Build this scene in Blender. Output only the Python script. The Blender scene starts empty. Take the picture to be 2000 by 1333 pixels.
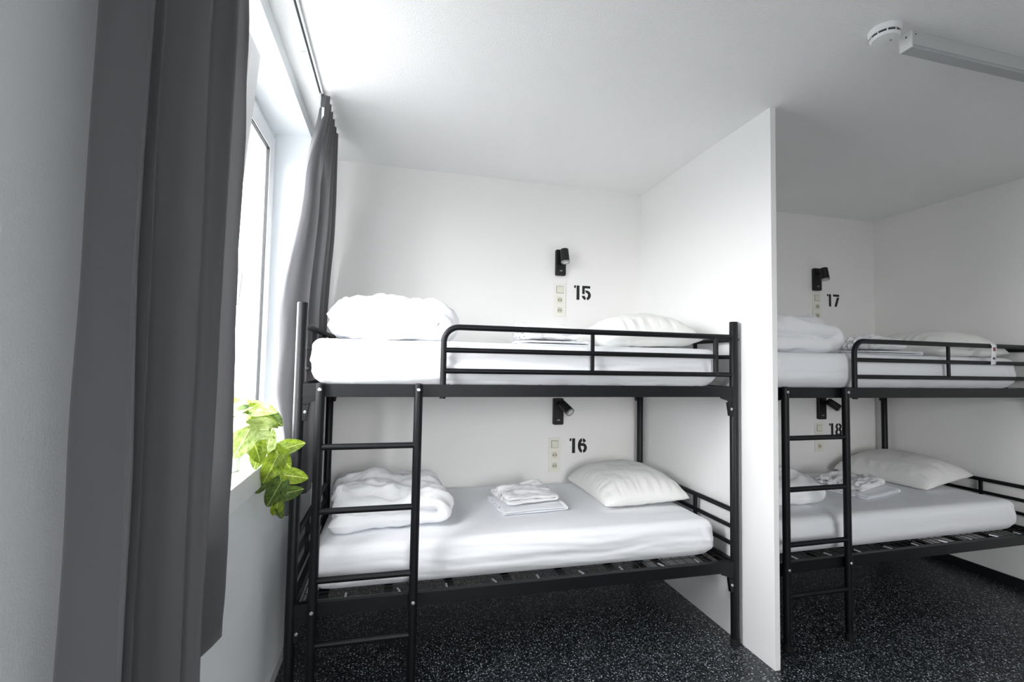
import bpy, bmesh, math, random
from mathutils import Vector, Matrix, noise
random.seed(7)
sc = bpy.context.scene
col = sc.collection
PI = math.pi

# ------------------------------------------------------------------ camera
cam_d = bpy.data.cameras.new('camera')
cam_d.sensor_fit = 'HORIZONTAL'; cam_d.sensor_width = 36.0
cam_d.lens = 912.48 / 2000 * 36.0
cam_d.clip_start = 0.02
cam = bpy.data.objects.new('camera', cam_d); col.objects.link(cam)
R_ = Vector((0.97007108, -0.24215588, 0.01796174))
U_ = Vector((-0.02915411, -0.0427157, 0.99866181))
F_ = Vector((0.24106459, 0.9692966, 0.0484971))
cam.matrix_world = Matrix(((R_.x, U_.x, -F_.x, 0), (R_.y, U_.y, -F_.y, 0), (R_.z, U_.z, -F_.z, 1.358), (0, 0, 0, 1)))
sc.camera = cam

# ------------------------------------------------------------------ world, light, exposure
w = bpy.data.worlds.new('sky'); sc.world = w; w.use_nodes = True
bg = w.node_tree.nodes['Background']
bg.inputs[1].default_value = 9.0
# bright overcast sky above the horizon, duller ground and street below it
_n = w.node_tree.nodes; _l = w.node_tree.links.new
_tc = _n.new('ShaderNodeTexCoord'); _sp = _n.new('ShaderNodeSeparateXYZ'); _l(_tc.outputs['Generated'], _sp.inputs[0])
_rp = _n.new('ShaderNodeValToRGB'); _rp.color_ramp.elements[0].position = 0.47; _rp.color_ramp.elements[1].position = 0.53
_rp.color_ramp.elements[0].color = (0.175, 0.18, 0.18, 1); _rp.color_ramp.elements[1].color = (0.985, 0.985, 1.0, 1)
_ma = _n.new('ShaderNodeMath'); _ma.operation = 'MULTIPLY_ADD'; _ma.inputs[1].default_value = 0.5; _ma.inputs[2].default_value = 0.5
_l(_sp.outputs[2], _ma.inputs[0]); _l(_ma.outputs[0], _rp.inputs[0]); _l(_rp.outputs[0], bg.inputs[0])
sc.view_settings.view_transform = 'Standard'
sc.view_settings.look = 'None'
sc.view_settings.exposure = 1.66
sc.view_settings.gamma = 1.0
sc.view_settings.use_curve_mapping = False
sc.cycles.use_denoising = True
sc.cycles.max_bounces = 14
sc.cycles.diffuse_bounces = 10
sc.cycles.transparent_max_bounces = 12

def portal(name, loc, sx, sy):
    l = bpy.data.lights.new(name, 'AREA'); l.shape = 'RECTANGLE'; l.size = sx; l.size_y = sy
    l.cycles.is_portal = True
    o = bpy.data.objects.new(name, l); col.objects.link(o)
    o.location = loc; o.rotation_euler = (0, -PI / 2, 0)   # points to +X (into the room)
    return o

# room dimensions (metres)
XW = -0.465      # inner face of the window wall
XG = -0.65       # plane of the window frame
YB = 3.0247      # back wall
XR = 3.851       # right wall
H = 2.6          # ceiling
YN = -2.6        # wall behind the viewer
XP0, XP1, YP = 1.6936, 1.7236, 1.809   # partition panel
W1 = (1.12, 2.62, 0.95, 2.535)         # window opening y0, y1, z0, z1
W2 = (-0.10, 1.35, 0.95, 2.535)         # assumed window in the wall behind the viewer, added for fill light: x0, x1, z0, z1
portal('daylight_portal', (-0.74, (W1[0] + W1[1]) / 2, (W1[2] + W1[3]) / 2), W1[3] - W1[2], W1[1] - W1[0])
portal('daylight_portal', ((W2[0] + W2[1]) / 2, YN - 0.275, (W2[2] + W2[3]) / 2), W2[1] - W2[0], W2[3] - W2[2]).rotation_euler = (PI / 2, 0, 0)  # portal of the added fill window

# ------------------------------------------------------------------ materials
def lin(c):
    return tuple(((v / 255) / 12.92 if v / 255 <= 0.04045 else ((v / 255 + 0.055) / 1.055) ** 2.4) for v in c) + (1,)

def mat(name, rgb, rough=0.6, metal=0.0, bump=None, spec=0.5, vary=None, sheen=0.0):
    m = bpy.data.materials.new(name); m.use_nodes = True
    nt = m.node_tree; b = nt.nodes['Principled BSDF']
    b.inputs['Base Color'].default_value = lin(rgb)
    b.inputs['Roughness'].default_value = rough
    b.inputs['Metallic'].default_value = metal
    b.inputs['Specular IOR Level'].default_value = spec
    if sheen: b.inputs['Sheen Weight'].default_value = sheen
    tc = nt.nodes.new('ShaderNodeTexCoord')
    if vary:
        sc_, amt = vary
        n = nt.nodes.new('ShaderNodeTexNoise'); n.inputs['Scale'].default_value = sc_; n.inputs['Detail'].default_value = 5
        nt.links.new(tc.outputs['Object'], n.inputs['Vector'])
        mx = nt.nodes.new('ShaderNodeMixRGB'); mx.blend_type = 'MIX'
        c = lin(rgb)
        mx.inputs[1].default_value = tuple(v * (1 - amt) for v in c[:3]) + (1,)
        mx.inputs[2].default_value = tuple(min(1, v * (1 + amt)) for v in c[:3]) + (1,)
        nt.links.new(n.outputs['Fac'], mx.inputs[0]); nt.links.new(mx.outputs[0], b.inputs['Base Color'])
    if bump:
        sc_, st, dist = bump
        n = nt.nodes.new('ShaderNodeTexNoise'); n.inputs['Scale'].default_value = sc_; n.inputs['Detail'].default_value = 3
        nt.links.new(tc.outputs['Object'], n.inputs['Vector'])
        bp = nt.nodes.new('ShaderNodeBump'); bp.inputs['Strength'].default_value = st; bp.inputs['Distance'].default_value = dist
        nt.links.new(n.outputs['Fac'], bp.inputs['Height']); nt.links.new(bp.outputs[0], b.inputs['Normal'])
    return m

M = {}
M['wall'] = mat('white_wall_paint', (243, 242, 240), 0.75, bump=(260, 0.25, 0.002), spec=0.3)
M['wallcool'] = mat('cool_white_wall_paint', (238, 242, 244), 0.75, bump=(260, 0.25, 0.002), spec=0.3)
M['ceil'] = mat('white_stippled_ceiling', (246, 246, 246), 0.85, bump=(150, 0.6, 0.004), spec=0.2)
M['panel'] = mat('white_laminate_panel', (244, 244, 243), 0.45, bump=(40, 0.03, 0.001))
M['frame'] = mat('white_window_plastic', (240, 241, 242), 0.35)
M['sill'] = mat('white_sill', (240, 241, 241), 0.35, vary=(6, 0.02))
M['gasket'] = mat('black_rubber_gasket', (28, 30, 32), 0.6)
M['black'] = mat('black_powder_coat', (9, 12, 16), 0.46, spec=0.32, bump=(500, 0.08, 0.0005), vary=(9, 0.25))
M['blackplastic'] = mat('matt_black_plastic', (9, 9, 10), 0.42, bump=(700, 0.05, 0.0003))
M['rubber'] = mat('black_rubber', (12, 12, 13), 0.8)
M['wire'] = mat('dark_steel_wire', (74, 72, 70), 0.4, metal=0.6)
M['steel'] = mat('bright_zinc_steel', (190, 192, 195), 0.3, metal=1.0)
M['sheet'] = mat('white_cotton_sheet', (238, 240, 243), 0.9, bump=(900, 0.06, 0.0004), spec=0.15)
M['duvet'] = mat('white_duvet_cotton', (242, 243, 245), 0.9, bump=(60, 0.22, 0.004), spec=0.15)
M['pillow'] = mat('off_white_pillow_cotton', (238, 238, 235), 0.9, bump=(70, 0.18, 0.004), spec=0.15)
M['towel'] = mat('white_terry_towel', (243, 243, 244), 0.95, bump=(700, 0.35, 0.0015), spec=0.1)
def wrinkle(m, scale, strength, dist):
    nt = m.node_tree; b = nt.nodes['Principled BSDF']
    tc = nt.nodes.new('ShaderNodeTexCoord'); n = nt.nodes.new('ShaderNodeTexNoise'); n.noise_type = 'RIDGED_MULTIFRACTAL'
    n.inputs['Scale'].default_value = scale; n.inputs['Detail'].default_value = 2.5; n.inputs['Distortion'].default_value = 0.6
    nt.links.new(tc.outputs['Object'], n.inputs['Vector'])
    bp = nt.nodes.new('ShaderNodeBump'); bp.inputs['Strength'].default_value = strength; bp.inputs['Distance'].default_value = dist
    nt.links.new(n.outputs['Fac'], bp.inputs['Height'])
    old = b.inputs['Normal'].links[0].from_node
    nt.links.new(bp.outputs[0], old.inputs['Normal'])
wrinkle(M['duvet'], 7.0, 0.35, 0.012); wrinkle(M['pillow'], 6.0, 0.16, 0.010); wrinkle(M['sheet'], 3.0, 0.08, 0.010); wrinkle(M['towel'], 14.0, 0.3, 0.006)
M['tag'] = mat('white_care_tag', (236, 236, 238), 0.8)
M['tagink'] = mat('red_tag_print', (150, 90, 95), 0.8)
M['tagink2'] = mat('grey_tag_print', (95, 100, 110), 0.8)
M['ivory'] = mat('ivory_switch_plastic', (238, 237, 228), 0.4)
M['ivory2'] = mat('ivory_socket_insert', (230, 228, 214), 0.4)
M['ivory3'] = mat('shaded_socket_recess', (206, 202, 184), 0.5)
M['hole'] = mat('dark_socket_hole', (40, 38, 34), 0.7)
M['numeral'] = mat('black_stencil_paint', (22, 23, 24), 0.7, vary=(120, 0.2))
M['lens'] = mat('frosted_lamp_lens', (215, 216, 214), 0.3)
M['ring'] = mat('brushed_lamp_ring', (170, 171, 172), 0.35, metal=0.8)
M['lum'] = mat('grey_white_light_housing', (196, 198, 197), 0.5)
M['lum2'] = mat('opal_light_diffuser', (178, 182, 183), 0.4)
M['lumcap'] = mat('white_light_end_cap', (226, 227, 226), 0.45)
M['detector'] = mat('white_detector_plastic', (238, 239, 239), 0.4)
M['slot'] = mat('dark_vent_slot', (50, 54, 58), 0.7)
M['rail'] = mat('white_curtain_track', (226, 228, 229), 0.4)
M['pot'] = mat('white_glazed_pot', (236, 237, 236), 0.25)
M['soil'] = mat('dark_potting_soil', (48, 40, 33), 0.95, bump=(90, 0.6, 0.01))
M['stem'] = mat('pale_green_stem', (150, 172, 84), 0.5)
M['skirt_dark'] = mat('dark_vinyl_skirting', (24, 26, 29), 0.5)
M['skirt_white'] = mat('white_skirting', (214, 216, 218), 0.5)

def curtain_mat():
    m = bpy.data.materials.new('grey_woven_curtain'); m.use_nodes = True
    nt = m.node_tree; b = nt.nodes['Principled BSDF']; out = nt.nodes['Material Output']
    b.inputs['Base Color'].default_value = lin((100, 100, 103)); b.inputs['Roughness'].default_value = 0.85
    b.inputs['Sheen Weight'].default_value = 0.15; b.inputs['Specular IOR Level'].default_value = 0.2
    tc = nt.nodes.new('ShaderNodeTexCoord')
    mp = nt.nodes.new('ShaderNodeMapping'); mp.inputs['Scale'].default_value = (300, 300, 900)
    nt.links.new(tc.outputs['Object'], mp.inputs['Vector'])
    n = nt.nodes.new('ShaderNodeTexNoise'); n.inputs['Scale'].default_value = 1.0
    nt.links.new(mp.outputs[0], n.inputs['Vector'])
    bp = nt.nodes.new('ShaderNodeBump'); bp.inputs['Strength'].default_value = 0.15; bp.inputs['Distance'].default_value = 0.001
    nt.links.new(n.outputs['Fac'], bp.inputs['Height']); nt.links.new(bp.outputs[0], b.inputs['Normal'])
    tr = nt.nodes.new('ShaderNodeBsdfTranslucent'); tr.inputs[0].default_value = lin((178, 177, 179))
    ms = nt.nodes.new('ShaderNodeMixShader'); ms.inputs[0].default_value = 0.28
    nt.links.new(b.outputs[0], ms.inputs[1]); nt.links.new(tr.outputs[0], ms.inputs[2]); nt.links.new(ms.outputs[0], out.inputs[0])
    return m
M['curtain'] = curtain_mat()

def floor_mat():
    m = bpy.data.materials.new('dark_speckled_vinyl'); m.use_nodes = True
    nt = m.node_tree; b = nt.nodes['Principled BSDF']; L = nt.links.new
    tc = nt.nodes.new('ShaderNodeTexCoord')
    def fleck(scale, thr, keep, seed):
        mp = nt.nodes.new('ShaderNodeMapping'); mp.inputs['Location'].default_value = (seed, seed * 2, 0)
        L(tc.outputs['Object'], mp.inputs['Vector'])
        ns = nt.nodes.new('ShaderNodeTexNoise'); ns.inputs['Scale'].default_value = scale * 0.9
        L(mp.outputs[0], ns.inputs['Vector'])
        ad = nt.nodes.new('ShaderNodeVectorMath'); ad.operation = 'MULTIPLY_ADD'
        ad.inputs[1].default_value = (0.011, 0.011, 0.0); L(ns.outputs['Color'], ad.inputs[0]); L(mp.outputs[0], ad.inputs[2])
        v = nt.nodes.new('ShaderNodeTexVoronoi'); v.voronoi_dimensions = '2D'; v.inputs['Scale'].default_value = scale
        L(ad.outputs[0], v.inputs['Vector'])
        lt = nt.nodes.new('ShaderNodeMath'); lt.operation = 'LESS_THAN'; lt.inputs[1].default_value = thr
        L(v.outputs['Distance'], lt.inputs[0])
        sp = nt.nodes.new('ShaderNodeSeparateColor'); L(v.outputs['Color'], sp.inputs[0])
        gt = nt.nodes.new('ShaderNodeMath'); gt.operation = 'GREATER_THAN'; gt.inputs[1].default_value = 1 - keep
        L(sp.outputs[0], gt.inputs[0])
        mu = nt.nodes.new('ShaderNodeMath'); mu.operation = 'MULTIPLY'; L(lt.outputs[0], mu.inputs[0]); L(gt.outputs[0], mu.inputs[1])
        mu2 = nt.nodes.new('ShaderNodeMath'); mu2.operation = 'MULTIPLY'; L(mu.outputs[0], mu2.inputs[0]); L(sp.outputs[1], mu2.inputs[1])
        return mu2
    base = nt.nodes.new('ShaderNodeTexNoise'); base.inputs['Scale'].default_value = 70; base.inputs['Detail'].default_value = 4
    L(tc.outputs['Object'], base.inputs['Vector'])
    m0 = nt.nodes.new('ShaderNodeMixRGB'); m0.inputs[1].default_value = lin((11, 14, 19)); m0.inputs[2].default_value = lin((25, 31, 37))
    L(base.outputs['Fac'], m0.inputs[0])
    prev = m0
    for (s, t, k, sd, c) in ((100, 0.26, 0.36, 1.3, (160, 172, 180)), (170, 0.28, 0.36, 4.1, (152, 164, 172)), (66, 0.20, 0.30, 7.7, (214, 220, 224))):
        f = fleck(s, t, k, sd)
        mx = nt.nodes.new('ShaderNodeMixRGB'); mx.inputs[2].default_value = lin(c)
        L(f.outputs[0], mx.inputs[0]); L(prev.outputs[0], mx.inputs[1]); prev = mx
    L(prev.outputs[0], b.inputs['Base Color'])
    b.inputs['Roughness'].default_value = 0.36
    n = nt.nodes.new('ShaderNodeTexNoise'); n.inputs['Scale'].default_value = 220
    L(tc.outputs['Object'], n.inputs['Vector'])
    bp = nt.nodes.new('ShaderNodeBump'); bp.inputs['Strength'].default_value = 0.15; bp.inputs['Distance'].default_value = 0.001
    L(n.outputs['Fac'], bp.inputs['Height']); L(bp.outputs[0], b.inputs['Normal'])
    return m
M['floor'] = floor_mat()

def glass_mat():
    m = bpy.data.materials.new('clear_window_glass'); m.use_nodes = True
    nt = m.node_tree; nt.nodes.remove(nt.nodes['Principled BSDF']); out = nt.nodes['Material Output']
    t = nt.nodes.new('ShaderNodeBsdfTransparent'); t.inputs[0].default_value = (0.985, 0.985, 0.985, 1)
    g = nt.nodes.new('ShaderNodeBsdfGlossy'); g.inputs['Roughness'].default_value = 0.02
    fr = nt.nodes.new('ShaderNodeFresnel'); fr.inputs[0].default_value = 1.45
    mx = nt.nodes.new('ShaderNodeMixShader')
    ge = nt.nodes.new('ShaderNodeNewGeometry')          # reflect on the outer face only, once per sheet of glass
    iv = nt.nodes.new('ShaderNodeMath'); iv.operation = 'SUBTRACT'; iv.inputs[0].default_value = 1.0; nt.links.new(ge.outputs['Backfacing'], iv.inputs[1])
    mf = nt.nodes.new('ShaderNodeMath'); mf.operation = 'MULTIPLY'; nt.links.new(fr.outputs[0], mf.inputs[0]); nt.links.new(iv.outputs[0], mf.inputs[1])
    nt.links.new(mf.outputs[0], mx.inputs[0]); nt.links.new(t.outputs[0], mx.inputs[1]); nt.links.new(g.outputs[0], mx.inputs[2])
    nt.links.new(mx.outputs[0], out.inputs[0])
    return m
M['glass'] = glass_mat()

def leaf_mat(name, c1, c2, vein):
    m = bpy.data.materials.new(name); m.use_nodes = True
    nt = m.node_tree; b = nt.nodes['Principled BSDF']; out = nt.nodes['Material Output']; L = nt.links.new
    tc = nt.nodes.new('ShaderNodeTexCoord'); sx = nt.nodes.new('ShaderNodeSeparateXYZ'); L(tc.outputs['Object'], sx.inputs[0])
    n = nt.nodes.new('ShaderNodeTexNoise'); n.inputs['Scale'].default_value = 3.0; n.inputs['Detail'].default_value = 4
    mp = nt.nodes.new('ShaderNodeMapping'); mp.inputs['Scale'].default_value = (1.2, 3.0, 1); L(tc.outputs['Object'], mp.inputs[0]); L(mp.outputs[0], n.inputs['Vector'])
    rp = nt.nodes.new('ShaderNodeValToRGB'); rp.color_ramp.elements[0].position = 0.38; rp.color_ramp.elements[1].position = 0.66
    rp.color_ramp.elements[0].color = lin(c1); rp.color_ramp.elements[1].color = lin(c2)
    L(n.outputs['Fac'], rp.inputs[0])
    ab = nt.nodes.new('ShaderNodeMath'); ab.operation = 'ABSOLUTE'; L(sx.outputs[1], ab.inputs[0])
    # midrib and side veins, local leaf coordinates (leaf is 1 long)
    w1 = nt.nodes.new('ShaderNodeMath'); w1.operation = 'LESS_THAN'; w1.inputs[1].default_value = 0.016; L(ab.outputs[0], w1.inputs[0])
    ma = nt.nodes.new('ShaderNodeMath'); ma.operation = 'MULTIPLY_ADD'; ma.inputs[1].default_value = -0.7; L(ab.outputs[0], ma.inputs[0]); L(sx.outputs[0], ma.inputs[2])
    sn = nt.nodes.new('ShaderNodeMath'); sn.operation = 'PINGPONG'; sn.inputs[1].default_value = 0.075; L(ma.outputs[0], sn.inputs[0])
    w2 = nt.nodes.new('ShaderNodeMath'); w2.operation = 'LESS_THAN'; w2.inputs[1].default_value = 0.006; L(sn.outputs[0], w2.inputs[0])
    w3 = nt.nodes.new('ShaderNodeMath'); w3.operation = 'MULTIPLY'; w3.inputs[1].default_value = 0.45; L(w2.outputs[0], w3.inputs[0])
    mxv = nt.nodes.new('ShaderNodeMath'); mxv.operation = 'MAXIMUM'; L(w1.outputs[0], mxv.inputs[0]); L(w3.outputs[0], mxv.inputs[1])
    mc = nt.nodes.new('ShaderNodeMixRGB'); mc.inputs[2].default_value = lin(vein); L(mxv.outputs[0], mc.inputs[0]); L(rp.outputs[0], mc.inputs[1])
    L(mc.outputs[0], b.inputs['Base Color']); b.inputs['Roughness'].default_value = 0.38
    tr = nt.nodes.new('ShaderNodeBsdfTranslucent'); L(mc.outputs[0], tr.inputs[0])
    ms = nt.nodes.new('ShaderNodeMixShader'); ms.inputs[0].default_value = 0.35
    L(b.outputs[0], ms.inputs[1]); L(tr.outputs[0], ms.inputs[2]); L(ms.outputs[0], out.inputs[0])
    return m
M['leaf0'] = leaf_mat('bright_green_leaf', (98, 124, 30), (148, 170, 54), (196, 206, 120))
M['leaf1'] = leaf_mat('dark_green_leaf', (52, 74, 30), (92, 114, 48), (146, 162, 90))
M['leaf2'] = leaf_mat('pale_variegated_leaf', (122, 148, 62), (188, 200, 132), (214, 222, 170))

# ------------------------------------------------------------------ mesh helpers
class MB:
    def __init__(self): self.v = []; self.f = []
    def add(self, vs, fs):
        o = len(self.v); self.v += [tuple(p) for p in vs]; self.f += [tuple(i + o for i in f) for f in fs]; return self
    def box(self, x0, x1, y0, y1, z0, z1):
        return self.add([(x0, y0, z0), (x1, y0, z0), (x1, y1, z0), (x0, y1, z0), (x0, y0, z1), (x1, y0, z1), (x1, y1, z1), (x0, y1, z1)],
                        [(3, 2, 1, 0), (4, 5, 6, 7), (0, 1, 5, 4), (1, 2, 6, 5), (2, 3, 7, 6), (3, 0, 4, 7)])
    def tube(self, path, r, seg=14, cap=True):
        P = [Vector(p) for p in path]; n = len(P); rs = r if isinstance(r, (list, tuple)) else [r] * n
        T = [(P[min(i + 1, n - 1)] - P[max(i - 1, 0)]).normalized() for i in range(n)]
        a = Vector((0, 0, 1)) if abs(T[0].z) < 0.9 else Vector((1, 0, 0))
        N = (a - T[0] * a.dot(T[0])).normalized(); vs = []; fs = []
        for i in range(n):
            N = (N - T[i] * N.dot(T[i])).normalized(); B = T[i].cross(N)
            for k in range(seg):
                t = 2 * PI * k / seg; vs.append(P[i] + (N * math.cos(t) + B * math.sin(t)) * rs[i])
        for i in range(n - 1):
            for k in range(seg):
                k2 = (k + 1) % seg; fs.append((i * seg + k, i * seg + k2, (i + 1) * seg + k2, (i + 1) * seg + k))
        if cap:
            fs.append(tuple(range(seg - 1, -1, -1))); fs.append(tuple((n - 1) * seg + k for k in range(seg)))
        return self.add(vs, fs)
    def prism(self, poly, axis, a, b):
        n = len(poly)
        def mk(u, w, t): return {'x': (t, u, w), 'y': (u, t, w), 'z': (u, w, t)}[axis]
        return self.add([mk(u, w, a) for u, w in poly] + [mk(u, w, b) for u, w in poly],
                        [tuple(range(n)), tuple(range(2 * n - 1, n - 1, -1))] + [(i, i + n, (i + 1) % n + n, (i + 1) % n) for i in range(n)])
    def lathe(self, prof, seg=32, mtx=None):
        vs = []; fs = []; n = len(prof)
        for (r, z) in prof:
            for k in range(seg):
                t = 2 * PI * k / seg; v = Vector((r * math.cos(t), r * math.sin(t), z)); vs.append(mtx @ v if mtx else v)
        for i in range(n - 1):
            for k in range(seg):
                k2 = (k + 1) % seg; fs.append((i * seg + k, i * seg + k2, (i + 1) * seg + k2, (i + 1) * seg + k))
        fs.append(tuple(range(seg - 1, -1, -1))); fs.append(tuple((n - 1) * seg + k for k in range(seg)))
        return self.add(vs, fs)
    def mesh(self, name, smooth=True, angle=35):
        me = bpy.data.meshes.new(name); me.from_pydata(self.v, [], self.f)
        bm = bmesh.new(); bm.from_mesh(me)
        bmesh.ops.recalc_face_normals(bm, faces=bm.faces); bm.to_mesh(me); bm.free()
        if smooth:
            me.shade_smooth(); me.set_sharp_from_angle(angle=math.radians(angle))
        return me
    def build(self, name, m, parent=None, bevel=0, smooth=True, angle=35):
        me = self.mesh(name, smooth, angle); me.materials.append(m)
        return link(name, me, parent, bevel)

def link(name, me, parent=None, bevel=0):
    o = bpy.data.objects.new(name, me); col.objects.link(o)
    if parent: o.parent = parent
    if bevel:
        b = o.modifiers.new('bevel', 'BEVEL'); b.width = bevel; b.segments = 2; b.limit_method = 'ANGLE'
    return o

def tag(o, label, cat, group=None):
    o['label'] = label; o['category'] = cat
    if group: o['group'] = group
    return o
def struct(o): o['kind'] = 'structure'; return o
def empty(name, loc=(0, 0, 0), rz=0):
    o = bpy.data.objects.new(name, None); col.objects.link(o); o.location = loc; o.rotation_euler = (0, 0, rz)
    o.empty_display_size = 0.05
    return o
def copy_tree(o, parent=None):
    c = o.copy(); col.objects.link(c); c.parent = parent
    for ch in list(o.children): copy_tree(ch, c)
    return c
def arc(c, r, a0, a1, n=8):
    return [(c[0] + r * math.cos(math.radians(a0 + (a1 - a0) * i / n)), c[1] + r * math.sin(math.radians(a0 + (a1 - a0) * i / n))) for i in range(n + 1)]
def rrect(x0, x1, z0, z1, r, n=5):
    return arc((x1 - r, z1 - r), r, 0, 90, n) + arc((x0 + r, z1 - r), r, 90, 180, n) + arc((x0 + r, z0 + r), r, 180, 270, n) + arc((x1 - r, z0 + r), r, 270, 360, n)
def fbm(x, y, z, o=3):
    return noise.fractal(Vector((x, y, z)), 1.0, 2.0, o)
def smooth(a, b, x):
    t = max(0, min(1, (x - a) / (b - a))); return t * t * (3 - 2 * t)

# ------------------------------------------------------------------ the room
struct(MB().box(-0.75, XR + 0.12, YN - 0.285, YB + 0.12, -0.1, 0).build('floor', M['floor'], smooth=False))
struct(MB().box(-0.75, XR + 0.12, YN - 0.285, YB + 0.12, H, H + 0.12).build('ceiling', M['ceil'], smooth=False))
struct(MB().box(-0.75, XR + 0.12, YB, YB + 0.12, 0, H).build('wall_back', M['wall'], smooth=False))
struct(MB().box(XR, XR + 0.12, YN, YB, 0, H).build('wall_right', M['wall'], smooth=False))
wf = MB().box(-0.75, W2[0], YN - 0.285, YN, 0, H).box(W2[1], XR + 0.12, YN - 0.285, YN, 0, H)
wf.box(W2[0], W2[1], YN - 0.285, YN, 0, W2[2]).box(W2[0], W2[1], YN - 0.285, YN, W2[3], H)
struct(wf.build('wall_front', M['wall'], smooth=False))
wl = MB()
for a, b in ((YN, W1[0]), (W1[1], YB)): wl.box(-0.75, XW, a, b, 0, H)
wl.box(-0.75, XW, W1[0], W1[1], 0, W1[2]).box(-0.75, XW, W1[0], W1[1], W1[3], H)
struct(wl.build('wall_left', M['wallcool'], smooth=False))
struct(MB().box(XP0, XP1, YP, YB, 0, H).build('wall_partition', M['panel'], bevel=0.0015, smooth=False))
struct(MB().box(XW, XW + 0.012, YN, YB, 0, 0.06).build('baseboard_left', M['skirt_white'], bevel=0.003))
struct(MB().box(XR - 0.012, XR, YN, YB, 0, 0.065).build('baseboard_right', M['skirt_dark'], bevel=0.003))
struct(MB().box(XP1, XR - 0.012, YB - 0.012, YB, 0, 0.065).build('baseboard_back', M['skirt_dark'], bevel=0.003))

def window(name, W, tilt):
    y0, y1, z0, z1 = W
    root = struct(empty(name, (XG, (y0 + y1) / 2, z0)))
    mid = (y0 + y1) / 2
    T = Matrix.Translation((-XG, -mid, -z0))
    def put(mb, nm, m, par=root, bev=0.003):
        mb.v = [tuple(T @ Vector(p)) for p in mb.v]; return mb.build(nm, m, par, bevel=bev)
    xa, xb = XG - 0.07, XG
    fw = 0.065
    f = MB()
    f.box(xa, xb, y0, y0 + fw, z0, z1).box(xa, xb, y1 - fw, y1, z0, z1).box(xa, xb, y0 + fw, y1 - fw, z1 - fw, z1).box(xa, xb, y0 + fw, y1 - fw, z0, z0 + fw + 0.02)
    put(f, 'window_frame', M['frame'])
    put(MB().box(xa, xb, mid - 0.035, mid + 0.035, z0 + fw, z1 - fw), 'mullion', M['frame'])
    sill_z = 0.987
    for k, (a, b) in enumerate(((y0 + fw - 0.012, mid - 0.02), (mid + 0.02, y1 - fw + 0.012))):
        za, zb = z0 + fw + 0.012, z1 - fw + 0.012
        piv = Vector((xb, 0, za)); A = math.radians(4.5) if (tilt and k == 0) else 0
        RT = Matrix.Translation(piv) @ Matrix.Rotation(A, 4, 'Y') @ Matrix.Translation(-piv)
        def tput(mb, nm, m, par, bev=0.003):
            mb.v = [tuple(RT @ Vector(p)) for p in mb.v]; return put(mb, nm, m, par, bev)
        sw = 0.105 if k == 0 else 0.082; sx0, sx1 = xb + 0.001, xb + 0.022
        s = MB()
        for (p, q, r_, t_) in ((a, a + sw, za, zb), (b - sw, b, za, zb), (a + sw, b - sw, zb - sw, zb), (a + sw, b - sw, za, za + sw)):
            s.box(sx0, sx1, p, q, r_, t_)
        so = tput(s, 'sash', M['frame'], root)
        gk = MB(); g = 0.005; ga, gb, gc, gd = a + sw, b - sw, za + sw, zb - sw
        for (p, q, r_, t_) in ((ga, ga + g, gc, gd), (gb - g, gb, gc, gd), (ga + g, gb - g, gd - g, gd), (ga + g, gb - g, gc, gc + g)):
            gk.box(sx0 + 0.002, sx1 - 0.004, p, q, r_, t_)
        tput(gk, 'gasket', M['gasket'], so, 0)
        tput(MB().box(sx0 + 0.006, sx0 + 0.012, ga + g, gb - g, gc + g, gd - g), 'pane', M['glass'], so, 0)
        if k == 1: continue
        hy = b - sw / 2
        hh = MB().box(sx1, sx1 + 0.01, hy - 0.016, hy + 0.016, 1.62, 1.70).tube([(sx1 + 0.01, hy, 1.675), (sx1 + 0.04, hy, 1.675), (sx1 + 0.045, hy, 1.66), (sx1 + 0.045, hy, 1.55)], 0.009, 10)
        tput(hh, 'window_handle', M['frame'], so, 0)
    # sill: board in the reveal with a nose that stands proud of the wall
    sl = MB().box(XG, XW, y0, y1, sill_z - 0.037, sill_z).box(XW, XW + 0.025, y0 - 0.04, y1 + 0.04, sill_z - 0.074, sill_z)
    put(sl, 'window_sill', M['sill'], root, 0.003)
    # slim cover strip between frame and soffit
    put(MB().box(xb - 0.004, xb + 0.004, y0, y1, z1 - 0.014, z1 - 0.0005), 'cover_strip', M['frame'], root, 0)
    return root
window('window_1', W1, True)
w2 = window('added_fill_window', (-(W2[1] - W2[0]) / 2, (W2[1] - W2[0]) / 2, W2[2], W2[3]), False)  # unseen window, added to brighten the near wall and right alcove
w2.location = ((W2[0] + W2[1]) / 2, YN - (XW - XG), W2[2]); w2.rotation_euler = (0, 0, PI / 2)

# ------------------------------------------------------------------ curtain track and curtains
ct = empty('curtain_track', (-0.37, 0.0, H))
mb = MB()
for a, b in ((-0.012, -0.004), (0.004, 0.012)): mb.box(a, b, -2.2, 2.29, -0.014, 0)
mb.box(-0.012, 0.012, -2.2, 2.29, -0.003, 0)
mb.build('track_profile', M['rail'], ct, bevel=0.001)
MB().box(-0.004, 0.004, -2.2, 2.285, -0.012, -0.0105).build('track_slot', M['slot'], ct)
MB().box(-0.014, 0.014, 2.285, 2.297, -0.017, 0).build('end_stop', M['rail'], ct, bevel=0.002)
for y_ in (-1.5, 0.2, 1.98): MB().box(-0.030, -0.010, y_ - 0.008, y_ + 0.008, -0.007, 0).build('ceiling_clip', M['rail'], ct)
tag(ct, 'white curtain track fixed to the ceiling above the window', 'curtain track')

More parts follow.
